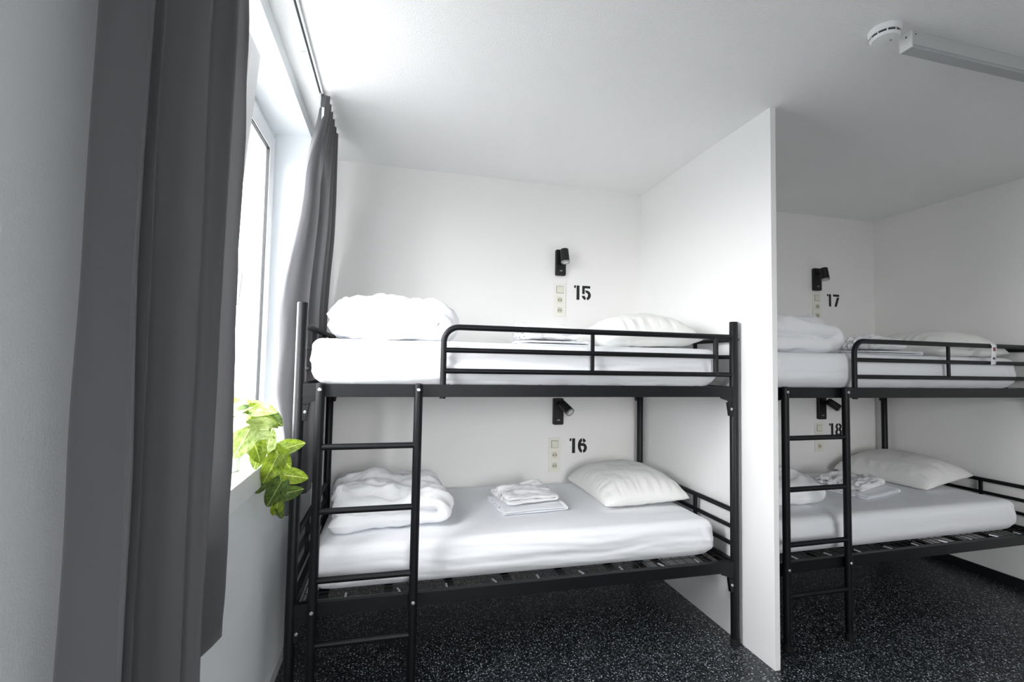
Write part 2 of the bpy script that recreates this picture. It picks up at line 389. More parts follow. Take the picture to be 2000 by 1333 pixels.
def catmull(P, n):
    P = [Vector(p) for p in P]; out = []
    Q = [P[0] * 2 - P[1]] + P + [P[-1] * 2 - P[-2]]
    for i in range(1, len(Q) - 2):
        for k in range(n):
            t = k / n; a, b, c, d = Q[i - 1], Q[i], Q[i + 1], Q[i + 2]
            out.append(0.5 * ((2 * b) + (c - a) * t + (2 * a - 5 * b + 4 * c - d) * t * t + (3 * b - a - 3 * c + d) * t ** 3))
    out.append(P[-1]); return out
def cloth_grid(rows, name, m, parent, thick=0.0025):
    nu = len(rows[0]); mbb = MB(); vs = [p for r in rows for p in r]; fs = []
    for j in range(len(rows) - 1):
        for i in range(nu - 1): fs.append((j * nu + i, j * nu + i + 1, (j + 1) * nu + i + 1, (j + 1) * nu + i))
    mbb.add(vs, fs); o = mbb.build(name, m, parent, angle=80)
    s = o.modifiers.new('thickness', 'SOLIDIFY'); s.thickness = thick; s.offset = 0
    return o

# near curtain, gathered at the near side of the window
nc = empty('window_curtain', (-0.38, 0.95, 0.70))
prof = catmull([(-.440, .800), (-.418, .755), (-.345, .722), (-.333, .712), (-.345, .735), (-.363, .765), (-.356, .788), (-.354, .797), (-.385, .835), (-.375, .900), (-.352, .950), (-.362, .985), (-.345, 1.010),
                (-.333, 1.022), (-.345, 1.045), (-.400, 1.070), (-.415, 1.130), (-.400, 1.200), (-.388, 1.250), (-.385, 1.283), (-.410, 1.310), (-.430, 1.280)], 8)
rows = []
for j in range(49):
    t = j / 48; z = 0.695 + (2.565 - 0.695) * t
    row = []
    for i, p in enumerate(prof):
        s = i / (len(prof) - 1)
        wob = 0.010 * fbm(s * 5, z * 1.1, 3.3) * (1 - 0.6 * t)
        gather = 1 - 0.10 * smooth(0.6, 1.0, t)
        crease = 0.004 * fbm(s * 9, z * 5, 8.1) * smooth(0.75, 0.95, s)
        y = 0.99 + (p.y - 0.99) * gather
        row.append((p.x + wob + crease + 0.38, y + wob * 0.7 - 0.95, z - 0.70))
    rows.append(row)
cloth_grid(rows, 'curtain_cloth', M['curtain'], nc)
tag(nc, 'dark grey curtain in deep folds, close to the viewer at the left', 'curtain', 'grey window curtains')

# far curtain, bunched in the corner behind the bed end
fc = empty('window_curtain', (-0.40, 2.45, 0.72))
K_low = [(-.450, 2.20), (-.432, 2.12), (-.420, 2.10), (-.398, 2.125), (-.396, 2.22), (-.400, 2.30), (-.430, 2.36), (-.420, 2.42), (-.394, 2.45), (-.392, 2.55), (-.410, 2.62), (-.392, 2.70), (-.408, 2.78), (-.390, 2.86), (-.410, 2.93)]
K_mid = [(-.505, 2.24), (-.482, 2.150), (-.445, 2.135), (-.402, 2.165), (-.396, 2.25), (-.402, 2.335), (-.438, 2.385), (-.425, 2.440), (-.391, 2.465), (-.388, 2.56), (-.408, 2.63), (-.389, 2.70), (-.405, 2.78), (-.387, 2.85), (-.410, 2.93)]
K_hi = [(-.430, 2.24), (-.412, 2.185), (-.395, 2.175), (-.368, 2.200), (-.362, 2.26), (-.368, 2.315), (-.402, 2.360), (-.390, 2.410), (-.358, 2.435), (-.352, 2.50), (-.380, 2.56), (-.352, 2.62), (-.380, 2.68), (-.350, 2.74), (-.375, 2.81)]
K_top = [(-.372, 2.26), (-.352, 2.236), (-.336, 2.240), (-.334, 2.275), (-.376, 2.305), (-.334, 2.335), (-.376, 2.365), (-.334, 2.400), (-.376, 2.430), (-.334, 2.465), (-.376, 2.500), (-.334, 2.535), (-.376, 2.570), (-.334, 2.605), (-.360, 2.66)]
KEYS = [(0.72, K_low), (0.98, K_low), (1.24, K_mid), (1.55, K_mid), (2.15, K_hi), (2.56, K_top), (2.60, K_top)]
rows = []
for j in range(71):
    z = 0.72 + (2.572 - 0.72) * j / 70
    for (a, ka), (b, kb) in zip(KEYS, KEYS[1:]):
        if a <= z <= b:
            t = (z - a) / (b - a); t = t * t * (3 - 2 * t)
            P = [(p[0] + (q[0] - p[0]) * t, p[1] + (q[1] - p[1]) * t) for p, q in zip(ka, kb)]; break
    Q = catmull(P, 9); row = []
    for i, q in enumerate(Q):
        u = i / (len(Q) - 1)
        wx = 0.004 * fbm(u * 14, z * 1.4, 5.0) * smooth(2.56, 2.2, z) if z < 2.56 else 0
        wy = 0.006 * fbm(u * 9, z * 1.1, 9.0)
        if z > 1.0: wx += 0.006 * fbm(u * 5, z * 3.0, 2.0) * (1 - smooth(0.0, 0.25, u))
        zz = z + (0.012 * max(0, math.sin(u * 40)) if j == 70 else 0)
        row.append((min(q.x + wx, -0.3855 if z < 1.56 else 9) + 0.40, q.y + wy - 2.45, zz - 0.72))
    rows.append(row)
cloth_grid(rows, 'curtain_cloth', M['curtain'], fc)
for k in range(7):
    yy = 2.25 + 0.065 * k
    MB().tube([(0.03, yy - 2.45, 1.80), (0.032, yy - 2.45, 1.845), (0.03, yy - 2.45, 1.866)], 0.003, 8).build('curtain_hook', M['rail'], fc)
MB().box(0.042, 0.052, 2.226 - 2.45, 2.231 - 2.45, 1.70, 1.79).build('heading_tape', M['towel'], fc)
tag(fc, 'grey pleated curtain bunched in the corner behind the bunk bed end', 'curtain', 'grey window curtains')

# ------------------------------------------------------------------ bunk beds
BL, BW = 2.03, 0.932          # post centres
ZT, ZL = 1.2637, 0.404        # rail tops
def make_bed():
    b = empty('bunk_bed')
    for (x, y, h) in ((0, 0, 1.59), (BL, 0, 1.59), (0, BW, 1.512), (BL, BW, 1.512)):
        po = MB().tube([(x, y, 0.012), (x, y, h - 0.003), (x, y, h)], [0.0205, 0.0205, 0.0185], 20).build('post', M['black'], b)
        MB().tube([(x, y, 0), (x, y, 0.03)], 0.0225, 16).build('rubber_foot', M['rubber'], po)
    for zt in (ZT, ZL):
        for y, sgn in ((0, 1), (BW, -1)):
            # angle-iron side rail: upright web and an inward flange
            r = MB().prism([(y - 0.014 * sgn, zt), (y - 0.014 * sgn, zt - 0.053), (y + 0.010 * sgn, zt - 0.053), (y + 0.010 * sgn, zt)], 'x', 0.012, BL - 0.012)
            ro = r.build('side_rail', M['black'], b, bevel=0.001)
            for xx in (0.105, BL - 0.105):
                if sgn > 0: MB().tube([(xx, y - 0.0135, zt - 0.026), (xx, y - 0.0148, zt - 0.026)], 0.0035, 8).build('rivet', M['rubber'], ro)
        for x, sgn in ((0, 1), (BL, -1)):
            MB().prism([(x - 0.012 * sgn, zt - 0.002), (x - 0.012 * sgn, zt - 0.045), (x + 0.012 * sgn, zt - 0.045), (x + 0.012 * sgn, zt - 0.002)], 'y', 0.015, BW - 0.015).build('end_beam', M['black'], b, bevel=0.001)
            for y, sy in ((0, -1), (BW, 1)):
                # corner gusset under the rail and the tab bolted to the post
                yy = y + sy * 0.013
                g = MB().prism([(x + 0.008 * sgn, zt - 0.050), (x + 0.090 * sgn, zt - 0.050), (x + 0.085 * sgn, zt - 0.060), (x + 0.045 * sgn, zt - 0.072), (x + 0.036 * sgn, zt - 0.085), (x + 0.008 * sgn, zt - 0.085)], 'y', min(yy, yy - sy * 0.006), max(yy, yy - sy * 0.006))
                go = g.build('corner_gusset', M['black'], b, bevel=0.001)
                tb = MB().prism([(x + 0.012 * sgn, zt - 0.080), (x + 0.042 * sgn, zt - 0.080), (x + 0.032 * sgn, zt - 0.148), (x + 0.012 * sgn, zt - 0.148)], 'y', min(yy, yy - sy * 0.02), max(yy, yy - sy * 0.02))
                tb.build('bolt_tab', M['black'], b, bevel=0.002)
                if sy < 0:
                    MB().lathe([(0.0075, 0), (0.0075, 0.002), (0.005, 0.004), (0.002, 0.0042)], 12, Matrix.Translation((x + 0.026 * sgn, yy, zt - 0.113)) @ Matrix.Rotation(PI / 2, 4, 'X')).build('bolt', M['steel'], go)
        # flat cross bars that carry the wire mesh
        for k in range(8):
            xx = 0.11 + k * (BL - 0.22) / 7
            MB().box(xx - 0.017, xx + 0.017, 0.011, BW - 0.011, zt - 0.024, zt - 0.0125).build('cross_bar', M['black'], b, bevel=0.001)
        wm = MB(); zz = zt - 0.0075
        nx = 38
        for k in range(nx + 1):
            xx = 0.035 + (BL - 0.07) * k / nx
            wm.tube([(xx, 0.012, zz), (xx, BW - 0.012, zz)], 0.0019, 5)
        for k in range(15):
            yy = 0.032 + (BW - 0.064) * k / 14
            wm.tube([(0.03, yy, zz - 0.0028), (BL - 0.03, yy, zz - 0.0028)], 0.0019, 5)
        wmo = wm.build('wire_mesh', M['wire'], b); wmo['kind'] = 'stuff'
        for k in range(9):
            xx = 0.2 + k * 0.205
            MB().tube([(xx + 0.012 * (k % 2), 0.012, zt - 0.004), (xx, 0.050, zt - 0.004)], 0.0055, 8).build('spring_clip', M['steel'], b)
    # head and foot end rails, upper and lower bunk
    for x in (0, BL):
        for z in (1.500, 1.412, 1.322, 0.645, 0.562, 0.478):
            MB().tube([(x, 0.01, z), (x, BW - 0.01, z)], 0.0105 if z not in (1.5, 0.645) else 0.0125, 12).build('end_rail', M['black'], b)
        for (za, zb) in ((1.322, 1.500), (0.478, 0.645)):
            for yy in (0.314, BW - 0.314):
                MB().box(x - 0.008, x + 0.008, yy - 0.008, yy + 0.008, za, zb).build('end_strut', M['black'], b)
    # guard rail on the front of the upper bunk
    ga = 0.57
    path = [(ga, 0, ZT - 0.06), (ga, 0, 1.44)] + [(x, 0, z) for x, z in arc((ga + 0.065, 1.447), 0.065, 180, 90, 8)] + [(BL - 0.3, 0, 1.512), (BL - 0.012, 0, 1.512)]
    g = MB().tube(path, 0.0130, 14).build('guard_rail', M['black'], b)
    MB().tube([(ga, 0, 1.412), (1.925, 0, 1.412)], 0.0112, 12).build('bar', M['black'], g)
    MB().tube([(ga, 0, 1.322), (BL - 0.012, 0, 1.322)], 0.0112, 12).build('bar', M['black'], g)
    MB().box(1.252, 1.268, -0.006, 0.006, 1.322, 1.510).build('strut', M['black'], g, bevel=0.001)
    MB().tube([(1.925, 0, 1.322), (1.925, 0, 1.510)], 0.0125, 12).build('strut', M['black'], g)
    MB().tube([(BL, 0, 1.50), (BL + 0.028, 0, 1.50)], 0.005, 10).build('bolt', M['black'], g)
    # ladder bolted to both front rails
    ld = MB().tube([(0.0835, -0.033, 1.262), (0.0835, -0.033, 0.012)], 0.0178, 18).build('ladder', M['black'], b)
    MB().tube([(0.4665, -0.033, 1.262), (0.4665, -0.033, 0.012)], 0.0178, 18).build('ladder_side', M['black'], ld)
    for x in (0.0835, 0.4665):
        MB().tube([(x, -0.033, 0.0), (x, -0.033, 0.03)], 0.0195, 16).build('rubber_foot', M['rubber'], ld)
        MB().lathe([(0.0178, 0), (0.0165, 0.004), (0.010, 0.0065), (0.001, 0.007)], 18, Matrix.Translation((x, -0.033, 1.262))).build('end_cap', M['rubber'], ld)
        for z in (1.242, 0.383):
            MB().lathe([(0.0078, 0), (0.0078, 0.002), (0.0055, 0.004), (0.003, 0.0042), (0.0028, 0.002), (0.001, 0.002)], 14, Matrix.Translation((x, -0.0500, z)) @ Matrix.Rotation(PI / 2, 4, 'X')).build('bolt', M['steel'], ld)
    for z in (1.014, 0.763, 0.497, 0.251):
        MB().tube([(0.0935, -0.033, z), (0.4565, -0.033, z)], 0.0125, 14).build('rung', M['black'], ld)
    return b
B1 = (-0.3685, 2.0244); B2 = (1.792, 1.957)
bed1 = make_bed()
bed2 = copy_tree(bed1)
bed1.location = (B1[0], B1[1], 0); bed2.location = (B2[0], B2[1], 0); bed2.rotation_euler.z = 0.018
tag(bed1, 'black metal bunk bed with ladder, nearer the window', 'bunk bed', 'black metal bunk beds')
tag(bed2, 'black metal bunk bed with ladder in the right-hand alcove beyond the partition', 'bunk bed', 'black metal bunk beds')

# ------------------------------------------------------------------ mattresses
def rbox_mesh(lx, ly, lz, r, nx, ny, nz, disp, name):
    bm = bmesh.new(); cache = {}
    def V(i, j, k):
        key = (i, j, k)
        if key not in cache:
            p = Vector((lx * i / nx - lx / 2, ly * j / ny - ly / 2, lz * k / nz))
            q = Vector((max(-lx / 2 + r, min(lx / 2 - r, p.x)), max(-ly / 2 + r, min(ly / 2 - r, p.y)), max(r, min(lz - r, p.z))))
            d = p - q; n_ = d.normalized() if d.length > 1e-6 else Vector((0, 0, 0))
            if d.length > 1e-6: p = q + n_ * r
            cache[key] = bm.verts.new(disp(p, n_))
        return cache[key]
    for k in (0, nz):
        for i in range(nx):
            for j in range(ny): bm.faces.new((V(i, j, k), V(i + 1, j, k), V(i + 1, j + 1, k), V(i, j + 1, k)))
    for j in (0, ny):
        for i in range(nx):
            for k in range(nz): bm.faces.new((V(i, j, k), V(i + 1, j, k), V(i + 1, j, k + 1), V(i, j, k + 1)))
    for i in (0, nx):
        for j in range(ny):
            for k in range(nz): bm.faces.new((V(i, j, k), V(i, j + 1, k), V(i, j + 1, k + 1), V(i, j, k + 1)))
    bmesh.ops.recalc_face_normals(bm, faces=bm.faces)
    me = bpy.data.meshes.new(name); bm.to_mesh(me); bm.free(); me.shade_smooth(); return me

def mattress(loc, L, Wd, Ht, seed, wr, label):
    def disp(p, n_):
        q = p.copy(); u = p.x / (L / 2); front = max(0, -n_.y)
        # long drape folds of the fitted sheet on the side faces
        s = fbm(p.x * 1.3 + seed, p.z * 22 + 0.5 * fbm(p.x * 2, seed, 0), 2.2 + seed, 3)
        s2 = fbm(p.x * 5 + seed, p.z * 30 + p.x * 4, 9.2, 2)
        q += Vector((n_.x, n_.y, 0)) * (wr * s + 0.35 * wr * s2) * (1 - abs(p.z / Ht - 0.5) * 0.6)
        # gentle dents on top, tension creases near the corners
        if n_.z > 0.3: q.z += 0.002 * fbm(p.x * 2 + seed, p.y * 2.5, 1) - 0.002 + 0.001 * fbm(p.x * 6, p.y * 14 + seed, 4)
        corner = smooth(0.82, 1.0, abs(u)) * front
        q.y += corner * 0.004 * math.sin(26 * (p.z * 2 + abs(u) * 4))
        # sides bulge and the underside corners pull in
        b = math.sin(PI * min(1, max(0, p.z / Ht)))
        q += Vector((n_.x, n_.y, 0)) * 0.010 * b
        low = 1 - smooth(0.0, 0.06, p.z)
        q += Vector((-n_.x, -n_.y, 0)) * 0.014 * low
        lift = low * smooth(0.90, 1.0, abs(u)) * 0.008
        q.z = max(0, q.z + lift)
        return q
    me = rbox_mesh(L, Wd, Ht, 0.038, 150, 56, 26, disp, 'mattress'); me.materials.append(M['sheet'])
    o = link('mattress', me); o.location = loc; o.rotation_euler.z = 0.018 if loc[0] > 2 else 0
    return tag(o, label, 'mattress', 'mattresses in white fitted sheets')
ML, MW = 1.91, 0.87
ZM = -0.005
mattress((0.645, 2.53, ZL + ZM), ML, MW, 0.182, 1.0, 0.007, 'white sheeted mattress on the lower bunk beside the window')
mattress((0.630, 2.512, ZT + ZM), ML + 0.02, 0.905, 0.194, 5.0, 0.012, 'white sheeted mattress on the upper bunk beside the window')
mattress((2.762, 2.475, ZL + ZM), 1.85, MW, 0.182, 9.0, 0.002, 'white sheeted mattress on the lower bunk in the right alcove')
mattress((2.762, 2.455, ZT + ZM), 1.85, MW, 0.190, 13.0, 0.004, 'white sheeted mattress on the upper bunk in the right alcove')
Z16 = ZL + ZM + 0.182; Z15 = ZT + ZM + 0.194; Z18 = Z16; Z17 = ZT + ZM + 0.190

# ------------------------------------------------------------------ pillows
def pillow(loc, a, b, T, rot, seed, label, name='pillow'):
    N = 64; mbb = MB(); idx = {}
    vs = []; fs = []
    def pt(i, j, side):
        u, v = 2 * i / N - 1, 2 * j / N - 1
        x = u * a * (1 - 0.07 * (1 - v * v) ** 1.0 * abs(u) ** 2)
        y = v * b * (1 - 0.07 * (1 - u * u) * abs(v) ** 2)
        e = max(0, (1 - abs(u) ** 2.6)) ** 0.52 * max(0, (1 - abs(v) ** 2.6)) ** 0.52
        x *= 1 - 0.05 * v ** 6; y *= 1 - 0.05 * u ** 6
        eu, ev = 1 - abs(u), 1 - abs(v); edge = min(eu, ev)
        # gathers running in from the seams
        ru = math.exp(-((eu - 0.15) / 0.15) ** 2) * min(1, ev * 4); rv = math.exp(-((ev - 0.15) / 0.15) ** 2) * min(1, eu * 4)
        wr = 0.009 * (ru * fbm(v * 9 + seed, eu * 1.5, seed, 3) + rv * fbm(u * 9 + seed, ev * 1.5, seed + 4, 3)) + 0.006 * fbm(u * 3 + seed, v * 3, seed, 3) * min(1, edge * 5)
        if side > 0: z = T * 0.72 * e + wr
        else: z = -T * 0.28 * min(1, e * 1.6) + 0.3 * wr
        # the seam hangs down to the sheet at the corners
        z -= 0.028 * (abs(u) ** 3 + abs(v) ** 3) * 0.5
        return (x, y, z)
    for side in (1, -1):
        for j in range(N + 1):
            for i in range(N + 1):
                if side < 0 and (i in (0, N) or j in (0, N)): idx[(i, j, -1)] = idx[(i, j, 1)]; continue
                idx[(i, j, side)] = len(vs); vs.append(pt(i, j, side))
        for j in range(N):
            for i in range(N):
                f = (idx[(i, j, side)], idx[(i + 1, j, side)], idx[(i + 1, j + 1, side)], idx[(i, j + 1, side)])
                fs.append(f if side > 0 else f[::-1])
    zmin = min(p[2] for p in vs)
    vs = [(x, y, z - zmin) for x, y, z in vs]
    o = mbb.add(vs, fs).build(name, M['pillow'], angle=120)
    o.rotation_euler = rot
    low = min((o.rotation_euler.to_matrix() @ Vector(p)).z for p in vs)
    o.location = (loc[0], loc[1], loc[2] - low)          # rests on the sheet
    return tag(o, label, 'pillow', 'white pillows on the bunks')
pillow((1.37, 2.63, Z16 + 0.0005), 0.265, 0.325, 0.165, (0, -0.04, -0.02), 2.0, 'plump white pillow at the right end of the window-side lower bunk')
pillow((1.335, 2.46, Z15 + 0.0005), 0.275, 0.33, 0.185, (0, -0.03, -0.12), 5.0, 'white pillow behind the guard rail on the window-side upper bunk')
pillow((3.535, 2.62, Z18 + 0.0005), 0.245, 0.33, 0.150, (0, -0.14, 0.06), 8.0, 'flattened white pillow leaning on the end rail of the lower bunk, right alcove')
p17 = pillow((3.44, 2.34, Z17 + 0.0005), 0.31, 0.27, 0.165, (0, 0, 0), 11.0, 'long white pillow with a care tag on the upper bunk, right alcove')
TG = [(3.400, 2.085, 1.490), (3.400, 2.040, 1.520), (3.399, 2.000, 1.5295), (3.397, 1.975, 1.528), (3.394, 1.966, 1.515), (3.388, 1.965, 1.470), (3.376, 1.962, 1.405)]
tg = cloth_grid([[(x - 0.020 - p17.location.x, y - p17.location.y, z - 0.004 - p17.location.z), (x + 0.020 - p17.location.x, y - p17.location.y, z - p17.location.z)] for x, y, z in TG], 'care_tag', M['tag'], p17, 0.0008)
lx, ly, lz = p17.location
MB().box(3.381 - lx, 3.399 - lx, 1.9625 - ly, 1.9640 - ly, 1.482 - lz, 1.504 - lz).build('print', M['tagink'], tg)
MB().box(3.374 - lx, 3.392 - lx, 1.9610 - ly, 1.9625 - ly, 1.432 - lz, 1.446 - lz).build('print', M['tagink2'], tg)

# ------------------------------------------------------------------ folded duvets and towels
def folded(name, L, Wd, t, layers, gap, seed, m, amp, nm=64, kv=56, taper=0.35, xoff=None, zs=1.0):
    # a strip folded back and forth: path in x-z, swept along y
    path = []; pitch = t + gap; r = max(pitch / 2, 0.012)
    for k in range(layers):
        z = t / 2 + k * pitch; o = (xoff[k] if xoff else 0)
        xs = [(-L / 2 + r), (L / 2 - r)] if k % 2 == 0 else [(L / 2 - r), (-L / 2 + r)]
        for i in range(nm // 2):
            s = i / (nm // 2 - 1); xx = xs[0] + (xs[1] - xs[0]) * s
            path.append((xx + (o if xx * (1 if k % 2 == 0 else -1) < 0 and k in (0, layers - 1) else 0) * abs(xx) / (L / 2), z))
        if k < layers - 1:
            sg = 1 if k % 2 == 0 else -1
            for i in range(1, 8):
                a_ = -PI / 2 + PI * i / 8; path.append((sg * (L / 2 - r + r * math.cos(a_)), z + r + r * math.sin(a_)))
    n = len(path); P = [Vector((x, 0, z)) for x, z in path]
    Tn = [(P[min(i + 1, n - 1)] - P[max(i - 1, 0)]).normalized() for i in range(n)]
    Nn = [Vector((-q.z, 0, q.x)) for q in Tn]
    Ltot = [0]
    for i in range(1, n): Ltot.append(Ltot[-1] + (P[i] - P[i - 1]).length)
    S = Ltot[-1]; vs = []; fs = []
    loop = [(i, 1) for i in range(n)] + [(i, -1) for i in range(n - 1, -1, -1)]
    topz = t * layers + gap * (layers - 1)
    for j in range(kv + 1):
        v = 2 * j / kv - 1
        cv = max(0.002, (1 - abs(v) ** 7)) ** 0.5
        for (i, sg) in loop:
            s = Ltot[i] / S
            ce = min(1, max(0.0, min(Ltot[i], S - Ltot[i]) / (t * 0.5))); ce = max(0.04, math.sqrt(max(0, 1 - (1 - ce) ** 2)))
            h = t / 2 * cv * ce * (1 + taper * fbm(P[i].x * 5 + seed, v * 3, s * 4 + seed, 2))
            p = P[i] + Nn[i] * (sg * h)
            lump = fbm(P[i].x * 4 + seed, v * 2.2, seed + s * 2, 3)
            p.z += amp * 1.6 * lump * (p.z / topz)
            d = amp * 0.55 * fbm(p.x * 16 + seed, v * 7, p.z * 16, 3)
            p += Nn[i] * (sg * d * cv)
            p.x += amp * 0.8 * fbm(v * 2.5, seed, s * 3)
            yy = v * Wd / 2 * (1 + 0.06 * fbm(P[i].x * 4, s * 5 + seed, 2)) + 0.02 * amp / 0.02 * fbm(s * 3, seed, 5)
            # sag of the stack towards the two open sides
            p.z *= 1 - 0.16 * abs(v) ** 3 - 0.10 * abs(P[i].x / (L / 2)) ** 4
            p.z = max(0.0, p.z)
            vs.append((p.x, yy, p.z * zs))
    m_ = len(loop)
    for j in range(kv):
        for i in range(m_):
            i2 = (i + 1) % m_; fs.append((j * m_ + i, j * m_ + i2, (j + 1) * m_ + i2, (j + 1) * m_ + i))
    for o_ in (0, kv * m_):
        for i in range(n - 1): fs.append((o_ + i, o_ + i + 1, o_ + m_ - 2 - i, o_ + m_ - 1 - i))
    me = bpy.data.meshes.new(name); me.from_pydata(vs, [], fs)
    bm = bmesh.new(); bm.from_mesh(me); bmesh.ops.recalc_face_normals(bm, faces=bm.faces); bm.to_mesh(me); bm.free()
    me.shade_smooth(); me.materials.append(m)
    return link(name, me)
def put(o, loc, rz, label, cat, group):
    o.location = loc; o.rotation_euler = (0, 0, rz); return tag(o, label, cat, group)
GD = 'folded white duvets at the foot of the bunks'
put(folded('folded_duvet', 0.55, 0.56, 0.098, 2, -0.022, 3.0, M['duvet'], 0.026), (-0.045, 2.515, Z16 + 0.0005), 0.10, 'folded white duvet seen through the window-side ladder on the lower bunk', 'duvet', GD)
put(folded('folded_duvet', 0.54, 0.56, 0.150, 2, -0.095, 7.0, M['duvet'], 0.028), (-0.055, 2.46, Z15 + 0.0005), 0.0, 'bright folded white duvet on an upper bunk next to the curtain', 'duvet', GD)
put(folded('folded_duvet', 0.60, 0.58, 0.125, 2, -0.022, 12.0, M['duvet'], 0.026), (2.19, 2.44, Z17 + 0.0005), 0.0, 'folded white duvet half hidden by the partition on the upper bunk', 'duvet', GD)
put(folded('folded_duvet', 0.54, 0.50, 0.095, 2, -0.02, 17.0, M['duvet'], 0.022), (2.12, 2.45, Z18 + 0.0005), 0.0, 'folded white duvet almost hidden behind the right alcove ladder, lower bunk', 'duvet', GD)
GT = 'folded white linen on the bunks'
def linen(x, y, z, rz, seed, what, s=1.0, zs=1.0):
    a = folded('folded_sheet', 0.375 * s, 0.30 * s, 0.013, 2, 0.002, seed, M['sheet'], 0.0022, taper=0.1)
    put(a, (x, y, z), rz, 'flat folded white sheet under the towel on ' + what, 'sheet', GT)
    top = max(v.co.z for v in a.data.vertices)
    b = folded('folded_towel', 0.31 * s, 0.25 * s, 0.024, 2, 0.001, seed + 3, M['towel'], 0.015, taper=0.4, zs=zs)
    put(b, (x - 0.010, y + 0.025, z + top + 0.0005), rz + 0.06, 'rumpled white towel on a folded sheet on ' + what, 'towel', GT)
linen(0.715, 2.515, Z16 + 0.0005, 0.10, 21.0, 'the lower bunk near the window')
linen(0.79, 2.40, Z15 + 0.0005, 0.05, 27.0, 'the upper bunk near the window', 1.0, 1.5)
linen(2.885, 2.28, Z17 + 0.0005, 0.05, 33.0, 'the upper bunk in the right alcove', 1.05, 1.5)
linen(2.90, 2.43, Z18 + 0.0005, 0.25, 39.0, 'the lower bunk in the right alcove', 1.1)

# ------------------------------------------------------------------ reading lamps
def lamp(cx, zt, yaw, pitch, label):
    # cx centre, zt top of plate; head swings on a short arm: yaw to the right, pitch from straight down
    o = empty('reading_lamp', (cx, YB, zt - 0.178))
    MB().prism(rrect(-0.036, 0.036, 0, 0.178, 0.009), 'y', -0.026, 0).build('back_plate', M['blackplastic'], o, bevel=0.002)
    MB().prism(rrect(-0.010, 0.010, 0.028, 0.036, 0.0035, 3), 'y', -0.0285, -0.025).build('switch_button', M['ring'], o)
    piv = Vector((0.0, -0.026, 0.135))
    MB().tube([piv, piv + Vector((0, -0.022, 0))], 0.011, 14).build('swivel', M['blackplastic'], o)
    ax = Vector((math.sin(yaw) * math.sin(pitch), -math.cos(yaw) * math.sin(pitch), -math.cos(pitch)))
    q = Vector((0, 0, 1)).rotation_difference(ax).to_matrix().to_4x4()
    c = piv + Vector((0.004, -0.046, 0.035)) if pitch < 0.5 else piv + Vector((0.004, -0.044, 0.012))
    mt = Matrix.Translation(c) @ q
    h = MB().lathe([(0.001, 0.0), (0.024, 0.0), (0.0275, 0.004), (0.0290, 0.095), (0.0275, 0.097), (0.0245, 0.0965), (0.0245, 0.090)], 32, mt).build('lamp_head', M['blackplastic'], o)
    MB().lathe([(0.0292, 0.088), (0.0297, 0.089), (0.0297, 0.0965), (0.0275, 0.0985), (0.021, 0.0975), (0.021, 0.0955)], 32, mt).build('rim', M['ring'], h)
    MB().lathe([(0.0205, 0.0950), (0.0205, 0.0965), (0.012, 0.0985), (0.001, 0.0990)], 24, mt).build('lens', M['lens'], h)
    return tag(o, label, 'lamp', 'black wall reading lamps')
lamp(1.083, 2.146, 0.25, 0.18, 'black reading lamp pointing down over the window-side upper bunk')
lamp(1.079, 1.130, 0.50, 0.98, 'black reading lamp turned sideways over the window-side lower bunk')
lamp(3.252, 2.163, 0.15, 0.16, 'black reading lamp pointing down over the upper bunk in the right alcove')
lamp(3.281, 1.141, 1.30, 0.98, 'black reading lamp turned sideways, just under the upper bunk in the right alcove')

# ------------------------------------------------------------------ switch and socket plates
def sockets(cx, zt, label):
    o = empty('socket_panel', (cx, YB, zt - 0.226))
    MB().prism(rrect(-0.041, 0.041, 0, 0.226, 0.004), 'y', -0.009, 0).build('cover_frame', M['ivory'], o, bevel=0.0015)
    for k in range(3):
        zc = 0.042 + 0.071 * k
        if k == 2:
            s = MB().box(-0.0225, 0.0225, -0.0135, -0.008, zc - 0.0225, zc + 0.0225).build('rocker_switch', M['ivory2'], o, bevel=0.0015)
            MB().box(-0.0245, 0.0245, -0.0093, -0.0088, zc - 0.0245, zc + 0.0245).build('shadow_gap', M['hole'], o)
        else:
            s = MB().prism(rrect(-0.0225, 0.0225, zc - 0.0225, zc + 0.0225, 0.002, 2), 'y', -0.0105, -0.008).build('socket', M['ivory2'], o)
            mt = Matrix.Translation((0, -0.0104, zc)) @ Matrix.Rotation(PI / 2, 4, 'X')
            ring = MB()
            n = 28; vs = []; fs = []
            for (r, d) in ((0.0205, 0.0), (0.0205, 0.0022), (0.0185, 0.0022), (0.0175, -0.0)):
                for q in range(n): vs.append(mt @ Vector((r * math.cos(2 * PI * q / n), r * math.sin(2 * PI * q / n), d)))
            for a_ in range(3):
                for q in range(n): fs.append((a_ * n + q, a_ * n + (q + 1) % n, (a_ + 1) * n + (q + 1) % n, (a_ + 1) * n + q))
            ring.add(vs, fs).build('socket_rim', M['ivory'], s)
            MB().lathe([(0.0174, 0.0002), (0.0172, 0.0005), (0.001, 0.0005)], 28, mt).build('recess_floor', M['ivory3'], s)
            for xx in (-0.0095, 0.0095): MB().lathe([(0.0036, 0.0004), (0.0036, 0.0010), (0.0005, 0.0010)], 12, mt @ Matrix.Translation((xx, -0.002, 0))).build('pin_hole', M['hole'], s)
            MB().tube([mt @ Vector((0, 0.009, 0)), mt @ Vector((0, 0.009, 0.010))], 0.0024, 10).build('earth_pin', M['steel'], s)
    return tag(o, label, 'socket', 'ivory switch and socket panels')
sockets(1.083, 1.914, 'ivory panel with a switch and two sockets on the wall over the window-side upper bunk')
sockets(1.060, 0.862, 'ivory panel with a switch and two sockets on the wall over the window-side lower bunk')
sockets(3.258, 1.970, 'ivory panel with a switch and two sockets over the upper bunk in the right alcove')
sockets(3.262, 0.936, 'ivory panel with a switch and two sockets seen through the right alcove ladder')

